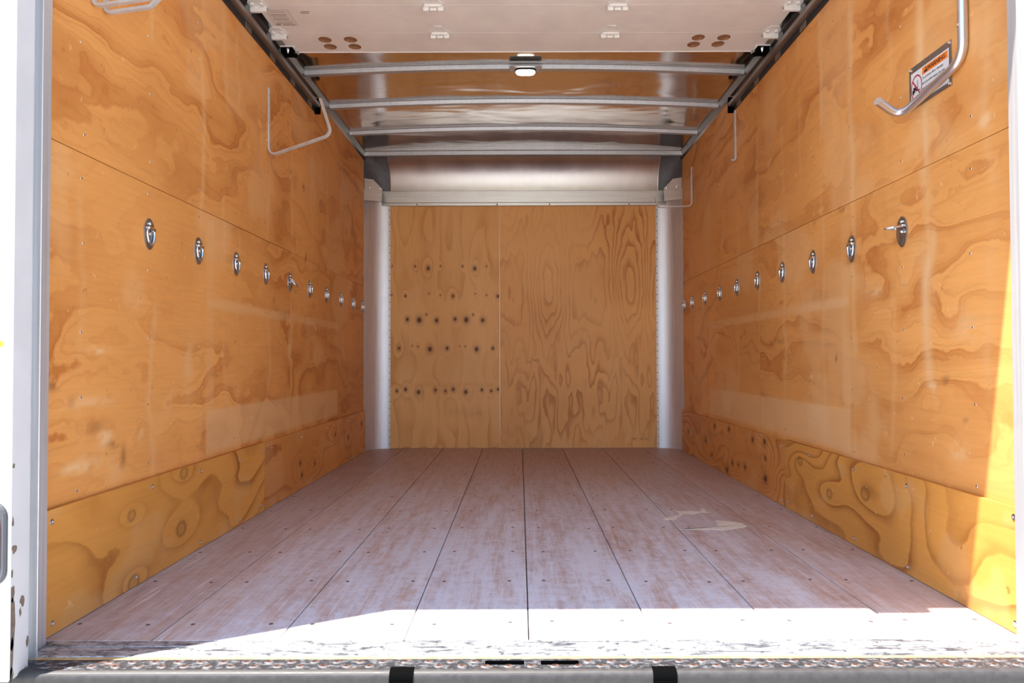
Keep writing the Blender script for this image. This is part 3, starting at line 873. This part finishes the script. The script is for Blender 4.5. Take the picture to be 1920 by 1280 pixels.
a = MB(); a.prism([(-1.035, 1.3445, .80), (-1.003, 1.3445, .672), (-1.003, 1.3445, .688), (-1.028, 1.3445, .80)], (0, -.0006, 0))
tag(a.build('blue_decal', PALEBLUE), 'thin pale blue stripe decal on the left rear post', 'decal')

# ------------------------------------------------------------------ sill
th = MB(); th.box(-1.03, 1.10, 1.4895, 1.518, -.03, -.0005, ch=.001); th.box(-1.03, 1.10, 1.4395, 1.4885, -.03, -.001, ch=.002)
sill = tag(th.build('trim_13', SILL), 'scraped steel threshold along the front edge of the floor', 'threshold', kind='structure')
a = MB(); a.box(-1.06, 1.16, 1.4265, 1.439, -.03, -.002, ch=.001); a.build('edge_strip', GOLD, sill)
st = MB()
S0, S1 = (-.072, .008), (.042, .120)
for (x0, x1, y0, y1) in ((-1.24, 1.28, 1.380, 1.3985), (-1.24, 1.28, 1.4185, 1.426), (-1.24, S0[0], 1.3985, 1.4185), (S0[1], S1[0], 1.3985, 1.4185), (S1[1], 1.28, 1.3985, 1.4185)):
    st.box(x0, x1, y0, y1, -.008, -.002)
step = tag(st.build('step_plate', PLATE), 'punched black steel step plate along the rear bumper edge', 'step plate', kind='structure')
a = MB(); a.box(-.09, .14, 1.392, 1.424, -.07, -.055); a.box(-.072, .120, 1.4160, 1.4184, -.06, -.0024); a.build('slot_shade', BLACK, step)  # black pieces stand in for the shade inside the slots
e = MB()
prof = [(0, 1.380, -.002)] + [(0, 1.380 - .014 * math.sin(t * math.pi / 12), -.016 + .014 * math.cos(t * math.pi / 12)) for t in range(7)] + [(0, 1.366, -.14), (0, 1.380, -.14)]
e.prism([(-1.24, p[1], p[2]) for p in prof][::-1], (-2.52, 0, 0))
e.build('bumper_face', FACE, step)
dm = MB()
L = lambda r, z: [(r * math.cos(t * math.pi / 5), r * .62 * math.sin(t * math.pi / 5), z) for t in range(10)]
dm.rings([L(.0105, -.0002), L(.008, .0018)], cap0=False, cap1=False, mi=0)
dm.rings([L(.008, .0018), L(.005, .0024), L(.0042, .0005)], cap0=False, cap1=False, mi=1)
dm.rings([L(.0043, .0006)], cap0=False, cap1=True, mi=2) if False else dm.poly(L(.0043, .0006), 2)  # flat black disc paints the dark of the punched hole
dme = dm.mesh('tread_dimple', [plain('rubbed steel rim', (.16, .16, .165), .5, .3), RUST, BLACK])
for row, y in ((0, 1.412), (1, 1.392)):
    for k in range(46):
        x = -1.03 + .0468 * k + (.0234 if row else 0)
        if x > 1.10 or any(s[0] - .012 < x < s[1] + .012 and row == 0 for s in (S0, S1)): continue
        if row == 1 and (-.275 < x < -.198 or .25 < x < .325): continue
        o = bpy.data.objects.new('tread_dimple', dme); col.objects.link(o); o.parent = step
        o.location = (x, y, -.002); o.rotation_euler = (0, 0, random.uniform(-.3, .3))
for (x0, x1, lab) in ((-.260, -.213, 'left'), (.264, .311, 'right')):
    p = MB()
    path = [(x0 + .0235, 1.3855, -.0008), (x0 + .0235, 1.378, -.0008)] + [(x0 + .0235, 1.378 - .015 * math.sin(t * math.pi / 12), -.0158 + .015 * math.cos(t * math.pi / 12)) for t in range(1, 7)] + [(x0 + .0235, 1.363, -.02 - .01 * k) for k in range(7)]
    p.sweep(path, [(-.0235, -.003), (.0235, -.003), (.0235, .0012), (-.0235, .0012)], (0, 0, 1))
    pad = tag(p.build('bumper_pad', BLACK), 'black ribbed rubber pad over the %s part of the bumper edge' % lab, 'pad', 'rubber pads on the bumper edge')
    for k in range(7):
        q = MB(); q.box(x0 + .002, x1 - .002, 1.3600, 1.3622, -.022 - .008 * k, -.0185 - .008 * k); q.build('rib', BLACK, pad)

# ------------------------------------------------------------------ overhead door
door = tag(empty('door_1', (.03, 3.0, 1.99)), 'off white roll up door stored open under the roof', 'door', kind='structure')
dinv = Matrix.Translation(door.location).inverted()
DX0, DX1, DZ = -1.015, 1.072, 1.990
cuts = [3.014, 2.838, 2.612, 2.386, 2.160, 1.934, 1.708, 1.49]
secs = []
for i in range(7):
    s = MB(); s.box(DX0, DX1, cuts[i + 1] + .0004, cuts[i] - .0004, DZ, DZ + .018, ch=.0004)
    o = s.build('door_section', [DOORW, DOORWOOD], door); o.matrix_parent_inverse = dinv
    secs.append(o)
# round finger holes through the end section
cut = MB()
for (x, y) in ((-.829, 2.897), (-.824, 2.962), (-.720, 2.897), (-.717, 2.962), (.766, 2.886), (.762, 2.950), (.875, 2.886), (.867, 2.946)):
    cut.rings([[(x + .0275 * math.cos(t * math.pi / 12), y + .0275 * math.sin(t * math.pi / 12), z) for t in range(24)] for z in (DZ - .01, DZ + .012)], mi=1)
cutter = cut.build('cutter', [DOORW, DOORWOOD])
md = secs[0].modifiers.new('holes', 'BOOLEAN'); md.operation = 'DIFFERENCE'; md.object = cutter; md.solver = 'EXACT'
bpy.context.view_layer.update()
ev = secs[0].evaluated_get(bpy.context.evaluated_depsgraph_get())
me2 = bpy.data.meshes.new_from_object(ev)
secs[0].modifiers.clear(); secs[0].data = me2
bpy.data.objects.remove(cutter)
edge = MB(); edge.box(DX0 + .03, DX1 - .03, 3.0132, 3.016, DZ - .003, DZ + .019, ch=.0008); o = edge.build('edge_trim', HINGEW, secs[0])

def hinge_mesh():
    h = MB()
    h.prism([(-.016, .060, -.002), (-.024, .026, -.002), (-.040, .012, -.002), (-.040, -.010, -.002), (.040, -.010, -.002), (.040, .012, -.002), (.024, .026, -.002), (.016, .060, -.002)][::-1] if False else
            [(.016, -.058, -.0025), (.026, -.030, -.0025), (.040, -.014, -.0025), (.040, .010, -.0025), (-.040, .010, -.0025), (-.040, -.014, -.0025), (-.026, -.030, -.0025), (-.016, -.058, -.0025)], (0, 0, -.0025))
    h.box(-.040, -.016, .004, .020, -.020, -.0005, ch=.003)
    h.box(.016, .040, .004, .020, -.020, -.0005, ch=.003)
    h.box(-.0145, .0145, .008, .026, -.017, -.0005, ch=.003)
    h.box(-.034, .034, -.008, .006, -.010, -.001, ch=.002)
    return h.mesh('hinge', HINGEW)
HM = hinge_mesh()
def end_hinge_mesh():
    h = MB()
    h.prism([(.018, -.052, -.0025), (.034, -.022, -.0025), (.036, .012, -.0025), (-.036, .012, -.0025), (-.034, -.022, -.0025), (-.018, -.052, -.0025)], (0, 0, -.0025))
    h.box(-.032, .032, .000, .016, -.024, -.0005, ch=.002)
    for x in (-.018, .018):
        h.rings([[(x + .009 * math.cos(t * math.pi / 5), -.014 + .009 * math.sin(t * math.pi / 5), z) for t in range(10)][::-1] for z in (-.0025, -.010)], cap0=False)
    return h.mesh('end_hinge', HINGEW)
EH = end_hinge_mesh()
rl = MB()
rl.rings([[(x, r * math.cos(t * math.pi / 8), r * math.sin(t * math.pi / 8)) for t in range(16)] for x, r in ((-.006, .012), (-.006, .019), (.006, .019), (.006, .012))])
rl.tube([(-.01, 0, 0), (.075, 0, 0)], .0045, 8)
RLM = rl.mesh('roller', [plain('grey nylon roller', (.25, .25, .25), .5, var=.15)])
for i in range(1, 7):
    y = cuts[i]
    for x in (-.331, .385):
        o = bpy.data.objects.new('hinge', HM); col.objects.link(o); o.parent = secs[i]; o.location = (x, y - .002, DZ - .0002)
    for x, sgn in ((-1.006, 1), (1.058, -1)):
        o = bpy.data.objects.new('end_hinge', EH); col.objects.link(o); o.parent = secs[i]; o.location = (x, y - .002, DZ - .0002)
        o = bpy.data.objects.new('roller', RLM); col.objects.link(o); o.parent = secs[i]
        o.location = (x - sgn * .040, y + .006, DZ - .014); o.rotation_euler = (0, 0, 0 if sgn > 0 else math.pi)
for x, sgn in ((-1.012, 1), (1.068, -1)):
    k = MB()
    k.box(x - .022, x + .022, 2.955, 3.012, DZ - .006, DZ - .0005, ch=.001)
    k.box(x - .026, x - .018, 2.952, 3.010, DZ - .030, DZ - .001, ch=.002)
    k.box(x + .018, x + .026, 2.952, 3.010, DZ - .030, DZ - .001, ch=.002)
    k.box(x - .027, x + .027, 2.985, 3.012, DZ - .026, DZ - .004, ch=.002)
    k.build('roller_bracket', BLACK, secs[0])
    k = MB(); k.rings([[(x + r * math.cos(-t * math.pi / 4), 2.970 + r * math.sin(-t * math.pi / 4), DZ - h) for t in range(8)] for r, h in ((.011, .006), (.010, .014), (.005, .020), (.004, .024))], cap0=False)
    k.build('bolt', CHROME, secs[0])
    k = MB(); k.prism([(x + sgn * .028, 2.945, DZ - .0005), (x + sgn * .036, 2.945, DZ - .0005), (x + sgn * .040, 3.014, DZ - .0005), (x + sgn * .030, 3.014, DZ - .0005)][::(-1 if sgn > 0 else 1)], (0, 0, -.010) if False else (0, 0, -.0005))
    k.box(min(x + sgn * .028, x + sgn * .034), max(x + sgn * .028, x + sgn * .034), 2.950, 3.016, DZ - .010, DZ - .001)
    k.box(x - .028, x + .028, 2.946, 2.951, DZ - .006, DZ - .001)
    k.build('bracket_plate', HINGEW, secs[0])
    o = bpy.data.objects.new('roller', RLM); col.objects.link(o); o.parent = secs[0]
    o.location = (x - sgn * .036, 2.99, DZ - .012); o.rotation_euler = (0, 0, 0 if sgn > 0 else math.pi)
# printed label and stamp on the second section
a = MB(); a.prism([(-.995, 2.772, DZ - .0006), (-.905, 2.772, DZ - .0006), (-.900, 2.642, DZ - .0006), (-.990, 2.642, DZ - .0006)][::-1] if False else [(-.995, 2.772, DZ - .0006), (-.905, 2.772, DZ - .0006), (-.900, 2.642, DZ - .0006), (-.990, 2.642, DZ - .0006)], (0, 0, -.0005))
lab = a.build('maker_label', DOORLABEL, secs[1])
a = MB()
rnd = random.Random(5)
for k, y in enumerate((2.662, 2.680, 2.690, 2.700, 2.713, 2.722, 2.735, 2.748)):
    x = -.985
    a.box(-.985 if k % 3 else -.982, -.913 - rnd.uniform(0, .012), y, y + (.004 if k % 3 == 1 else .0022), DZ - .0012, DZ - .0005)
a.box(-.990, -.970, 2.758, 2.768, DZ - .0012, DZ - .0005)
a.box(-.963, -.912, 2.762, 2.768, DZ - .0012, DZ - .0005)
a.box(-.993, -.992, 2.645, 2.770, DZ - .0012, DZ - .0005); a.box(-.9045, -.9035, 2.645, 2.770, DZ - .0012, DZ - .0005)
a.box(-.988, -.902, 2.6425, 2.6435, DZ - .0012, DZ - .0005)
a.build('label_print', DOORPRINT, secs[1])
a = MB(); a.box(-.862, -.828, 2.668, 2.674, DZ - .0008, DZ - .0001); a.box(-.856, -.822, 2.658, 2.662, DZ - .0008, DZ - .0001)
a.build('stamp_print', DOORPRINT, secs[1])

# door tracks along the tops of the side walls
def track(sgn, X, lab):
    root = tag(empty('door_track', (X, 3.5, 1.92)), 'dark steel door track along the top of the %s wall' % lab, 'track', 'overhead door tracks')
    inv = Matrix.Translation(root.location).inverted()
    b = MB()
    prof = [(.0, 1.936), (.030, 1.936), (.032, 1.952), (.0295, 1.952), (.0275, 1.939), (.003, 1.939), (.003, 1.990), (.022, 1.990), (.022, 1.9925), (.0, 1.9925)]
    pts = [(X + sgn * a, 1.50, z) for a, z in prof]
    b.prism(pts if sgn > 0 else pts[::-1], (0, -2.03, 0))
    o = b.build('channel', STEEL, root); o.matrix_parent_inverse = inv
    b = MB(); x0, x1 = sorted((X + sgn * .0002, X + sgn * .0045)); b.box(x0, x1, 1.50, 3.525, 1.912, 1.9355)  # dark strip painted in for the shaded gap under the track
    o = b.build('gap_shade_strip', DARK, root); o.matrix_parent_inverse = inv
    for k in range(8):
        y = 3.44 - .262 * k
        b = MB(); x0, x1 = sorted((X + sgn * .0046, X + sgn * .0085)); b.box(x0, x1, y - .028, y + .028, 1.911, 1.9355, ch=.001)
        o = b.build('mounting_clip', STEEL, root); o.matrix_parent_inverse = inv
    b = MB(); x0, x1 = sorted((X + sgn * .001, X + sgn * .030)); b.box(x0, x1, 3.531, 3.548, 1.905, 1.985, ch=.002)
    o = b.build('end_stop', BLACK, root); o.matrix_parent_inverse = inv
track(1, XL, 'left'); track(-1, XR, 'right')

# ------------------------------------------------------------------ dome lamp on the roof bow
lz = 2.034 + crown(.033) - .022
lamp = tag(empty('dome_lamp', (.033, 3.325, lz)), 'small lit oval lamp on the roof bow nearest the door', 'lamp')
def pill(w, d, z, n=10):
    out = []
    for s, a0 in ((1, -90), (-1, 90)):
        for k in range(n + 1):
            a = math.radians(a0 + 180 * k / n)
            out.append((s * (w / 2 - d / 2) + d / 2 * math.cos(a), d / 2 * math.sin(a), z))
    return out
a = MB(); a.box(-.078, .078, -.050, .024, -.003, -.0002, ch=.001); a.build('mounting_plate', BOW, lamp)  # plate lengthened towards the door to block the lens reflection in the roof
a = MB(); a.rings([pill(.104, .056, z)[::-1] for z in (-.002, -.009)]); a.build('housing', BLACK, lamp)
a = MB(); a.rings([pill(.096 * s, .050 * s, z)[::-1] for s, z in ((1, -.008), (1, -.014), (.9, -.020), (.55, -.023))]); a.build('lens', LED, lamp, True)
for x in (-.068, .068):
    a = MB(); a.rings([[(x + r * math.cos(-t * math.pi / 4), r * math.sin(-t * math.pi / 4), z) for t in range(8)] for r, z in ((.006, -.003), (.005, -.006), (.002, -.007))], cap0=False); a.build('screw', CHROME, lamp)

# ------------------------------------------------------------------ tie-down rings
def oval(ry, rz, x, n=28, cz=0):
    out = []
    for k in range(n):
        t = 2 * math.pi * k / n
        s = math.sin(t)
        out.append((x, ry * math.copysign(abs(s) ** 1.15, s), cz + rz * math.cos(t)))
    return out[::-1]
pm = MB()
pm.rings([oval(.0290, .0455, .0), oval(.0285, .0450, .0035), oval(.0255, .0415, .0050), oval(.0225, .0370, .0042), oval(.0185, .0310, .0014), oval(.010, .017, .0006)], cap0=False)
PAN = pm.mesh('pan', plain('dulled zinc pan', (.46, .48, .50), .3, 1.0, bump=.1), True)
rg = MB()
pts = [(.0, -.0185, .0), (.0, .0185, .0), (.0, .0195, -.012), (.0, .0145, -.034), (.0, .0, -.046), (.0, -.0145, -.034), (.0, -.0195, -.012)]
sm_ = []
for i in range(len(pts)):
    a_, b_, c_ = Vector(pts[i - 1]), Vector(pts[i]), Vector(pts[(i + 1) % len(pts)])
    s_, e_ = b_.lerp(a_, .3), b_.lerp(c_, .3)
    for k in range(4):
        t = k / 3; sm_.append(s_ * (1 - t) ** 2 + b_ * 2 * t * (1 - t) + e_ * t * t)
rg.tube(sm_, .0032, 8, True, up=(1, .01, .02))
RING = rg.mesh('ring', CHROME, True)
bk = MB()
bk.box(.001, .0125, -.0195, .0195, .010, .020, ch=.0025)
BRK = bk.mesh('clip_bar', CHROME)
bo = MB()
bo.rings([[(x, r * math.cos(t * math.pi / 5), r * math.sin(t * math.pi / 5)) for t in range(10)] for r, x in ((.0055, .0015), (.0052, .0055), (.0035, .0075), (.0012, .008))], cap0=False)
BOLT = bo.mesh('bolt', CHROME, True)
ORD = ['first', 'second', 'third', 'fourth', 'fifth', 'sixth', 'seventh', 'eighth', 'ninth', 'tenth']
def tie(side, i, y, z, swing, label):
    X = XL if side == 'L' else XR
    r = tag(empty('tie_down_ring', (X, y, z)), label, 'tie-down ring', 'tie-down rings on the %s wall' % ('left' if side == 'L' else 'right'))
    if side == 'R': r.rotation_euler = (0, 0, math.pi)
    for nm, me, loc in (('pan', PAN, (0, 0, 0)), ('clip_bar', BRK, (0, 0, 0)), ('bolt', BOLT, (0, 0, .029)), ('bolt', BOLT, (0, 0, .000)), ('ring', RING, (.0070, 0, .012))):
        o = bpy.data.objects.new(nm, me); col.objects.link(o); o.parent = r; o.location = loc
        if nm == 'ring': o.rotation_euler = (0, -math.radians(swing[0]), math.radians(swing[1]))
for i in range(10):
    y = 1.958 + .3015 * i
    if i == 9: y = 4.648
    if i == 4: l = 'tie-down ring swung half open, fifth from the door on the left wall'
    else: l = '%s silver tie-down ring from the door along the left wall' % ORD[i]
    tie('L', i, min(y, 4.632), .982, (42, 0) if i == 4 else (1, 0), l)
    y = 1.990 + .3035 * i
    if i == 0: l = 'tie-down ring standing straight out, nearest the door on the right wall'
    else: l = '%s silver tie-down ring from the door along the right wall' % ORD[i]
    tie('R', i, min(y, 4.632), .989, (86, 0) if i == 0 else (1, 0), l)

# ------------------------------------------------------------------ cargo hooks
def hook(label, path, prof, up, mat, screws=(), r=.03, round_r=None, tags='bent cargo hooks on the walls'):
    base = Vector(path[0])
    root = tag(empty('cargo_hook', base), label, 'hook', tags)
    inv = Matrix.Translation(base).inverted()
    b = MB()
    p = fillet(path, r, 7)
    if round_r: b.tube(p, round_r, 14, up=up)
    else: b.sweep(p, prof, up)
    o = b.build('bent_bar', mat, root, True); o.matrix_parent_inverse = inv
    for (x, y, z, s) in screws:
        q = bpy.data.objects.new('screw', SCREW); col.objects.link(q); q.parent = root; q.matrix_parent_inverse = inv
        q.location = (x, y, z); q.scale = (1, .6, .6)
        if s < 0: q.rotation_euler = (0, 0, math.pi)
FLAT = [(-.0075, -.0035), (.0075, -.0035), (.0075, .0035), (-.0075, .0035)]
FLATS = [(-.006, -.0035), (.006, -.0035), (.006, .0035), (-.006, .0035)]
xl = XL + .005
hook('thin bent rod hook hanging below the left door track', [(xl, 2.878, 1.775), (xl, 2.881, 1.485), (-.772, 2.80, 1.549), (-.832, 2.84, 1.714)], FLATS, (1, 0, 0), HOOKP, [(xl + .0035, 2.878, 1.74, 1), (xl + .0035, 2.878, 1.63, 1)], .035)
hook('bent rod hook on the left wall, nearest the door opening', [(xl, 1.69, 1.80), (xl, 1.69, 1.503), (-.925, 1.69, 1.522), (-.905, 1.69, 1.545)], FLATS, (1, 0, 0), HOOKP, [(xl + .0035, 1.69, 1.76, 1)], .015)
hook('bent rod hook on the left wall, second from the door opening', [(xl, 1.738, 1.80), (xl, 1.738, 1.510), (-.947, 1.738, 1.526), (-.915, 1.738, 1.557)], FLATS, (1, 0, 0), HOOKP, [(xl + .0035, 1.738, 1.76, 1)], .014)
xr = XR - .005
hook('thick shiny bent bar in front of the warning sign', [(XR - .013, 1.690, 1.72), (XR - .013, 1.690, 1.365), (1.086, 1.935, 1.308), (1.005, 1.90, 1.340)], None, (1, 0.01, 0), ZINC, [(XR - .024, 1.69, 1.45, -1)], .055, .0115)
hook('straight flat hook leg hanging from the end of the right door track', [(xr, 3.506, 1.905), (xr, 3.506, 1.655), (1.108, 3.506, 1.643), (1.096, 3.506, 1.650)], FLAT, (1, 0, 0), HOOKP, [(xr - .0035, 3.506, 1.86, -1), (xr - .0035, 3.506, 1.70, -1)], .006)
hook('small bent rod hook at the far end of the right wall', [(xr, 4.40, 1.866), (xr, 4.40, 1.612), (.897, 4.40, 1.604), (.878, 4.40, 1.672)], FLAT, (1, 0, 0), HOOKP, [(xr - .0035, 4.40, 1.83, -1)], .03)

# ------------------------------------------------------------------ warning sign on the right wall
SIGNP = brushed('sign plate aluminium', (.42, .40, .38), .35, (90, 90, 90))
sign = tag(empty('warning_sign', (XR - .0015, 1.847, 1.381)), 'metal backed warning sign with orange heading on the right wall', 'sign')
# local frame of the sign: reading direction runs towards the door (-y), face looks into the box (-x)
def SP(a, b, h): return (-h, -a, b)
def srect(mb, a0, a1, b0, b1, h, t=.0006, mi=0):
    mb.prism([SP(a0, b0, h), SP(a1, b0, h), SP(a1, b1, h), SP(a0, b1, h)], (-t, 0, 0), mi)
a = MB(); srect(a, -.094, .094, -.056, .063, .0015, .003); a.build('plate', SIGNP, sign)
a = MB(); srect(a, -.085, .085, -.045, .045, .0021); a.build('sticker', LABEL, sign)
a = MB(); srect(a, -.030, .082, .022, .041, .0027); a.build('heading_bar', ORANGE, sign)
for (x, y) in ((-.088, .057), (.088, .057), (-.088, -.050), (.088, -.050)):
    o = bpy.data.objects.new('screw', SCREW); col.objects.link(o); o.parent = sign; o.location = SP(x, y, .002); o.rotation_euler = (0, 0, math.pi); o.scale = (1, .7, .7)
def text(body, size, a, b, h, mat, name, align='LEFT', sx=1.0):
    cu = bpy.data.curves.new(name, 'FONT'); cu.body = body; cu.size = size; cu.align_x = align; cu.extrude = .0002
    t = bpy.data.objects.new('tmp_text', cu); col.objects.link(t)
    bpy.context.view_layer.update()
    me = bpy.data.meshes.new_from_object(t.evaluated_get(bpy.context.evaluated_depsgraph_get()))
    bpy.data.objects.remove(t)
    me.transform(Matrix(((0, 0, -1, -h), (-sx, 0, 0, -a), (0, 1, 0, b), (0, 0, 0, 1))))
    me.materials.clear(); me.materials.append(mat)
    o = bpy.data.objects.new(name, me); col.objects.link(o); o.parent = sign
    return o
text('WARNING', .0165, .034, .0255, .0036, INK, 'heading_text', 'CENTER')
a = MB(); a.prism([SP(-.022, .0245, .0032), SP(-.004, .0245, .0032), SP(-.013, .0395, .0032)], (-.0004, 0, 0)); a.build('alert_triangle', INK, sign)
a = MB(); a.prism([SP(-.0138, .0290, .0036), SP(-.0122, .0290, .0036), SP(-.0118, .0355, .0036), SP(-.0142, .0355, .0036)], (-.0003, 0, 0)); a.build('alert_mark', ORANGE, sign)
for k, ln in enumerate(('To prevent floor damage', 'and possible injury, do not', 'use forklift or pallet jack', 'on this floor.')):
    text(ln, .0092, -.030, .0095 - .0145 * k, .0027, GREYINK, 'body_text')
a = MB()
C = (-.0575, -.002); R0, R1 = .0265, .0235
n_ = 32
for k in range(n_):
    t0, t1 = 2 * math.pi * k / n_, 2 * math.pi * (k + 1) / n_
    a.poly([SP(C[0] + r * math.cos(t), C[1] + 1.35 * r * math.sin(t), .0030) for r, t in ((R1, t0), (R0, t0), (R0, t1), (R1, t1))])
a.prism([SP(C[0] - .020, C[1] + .0225, .0034), SP(C[0] - .0175, C[1] + .0255, .0034), SP(C[0] + .020, C[1] - .0225, .0034), SP(C[0] + .0175, C[1] - .0255, .0034)][::-1] if False else [SP(C[0] - .020, C[1] + .0225, .0034), SP(C[0] + .0175, C[1] - .0255, .0034), SP(C[0] + .020, C[1] - .0225, .0034), SP(C[0] - .0175, C[1] + .0255, .0034)], (-.0004, 0, 0))
a.build('prohibition_ring', REDINK, sign)
a = MB()
for (x0, x1, y0, y1) in ((-.020, -.008, -.012, -.003), (-.016, -.004, -.006, .004), (-.018, -.014, -.016, -.010), (.004, .0055, -.010, .020), (.004, .016, -.0115, -.009), (-.004, .004, -.010, -.002)):
    srect(a, C[0] + x0, C[0] + x1, C[1] + y0, C[1] + y1, .0027, .0004)
a.build('forklift_pictogram', INK, sign)
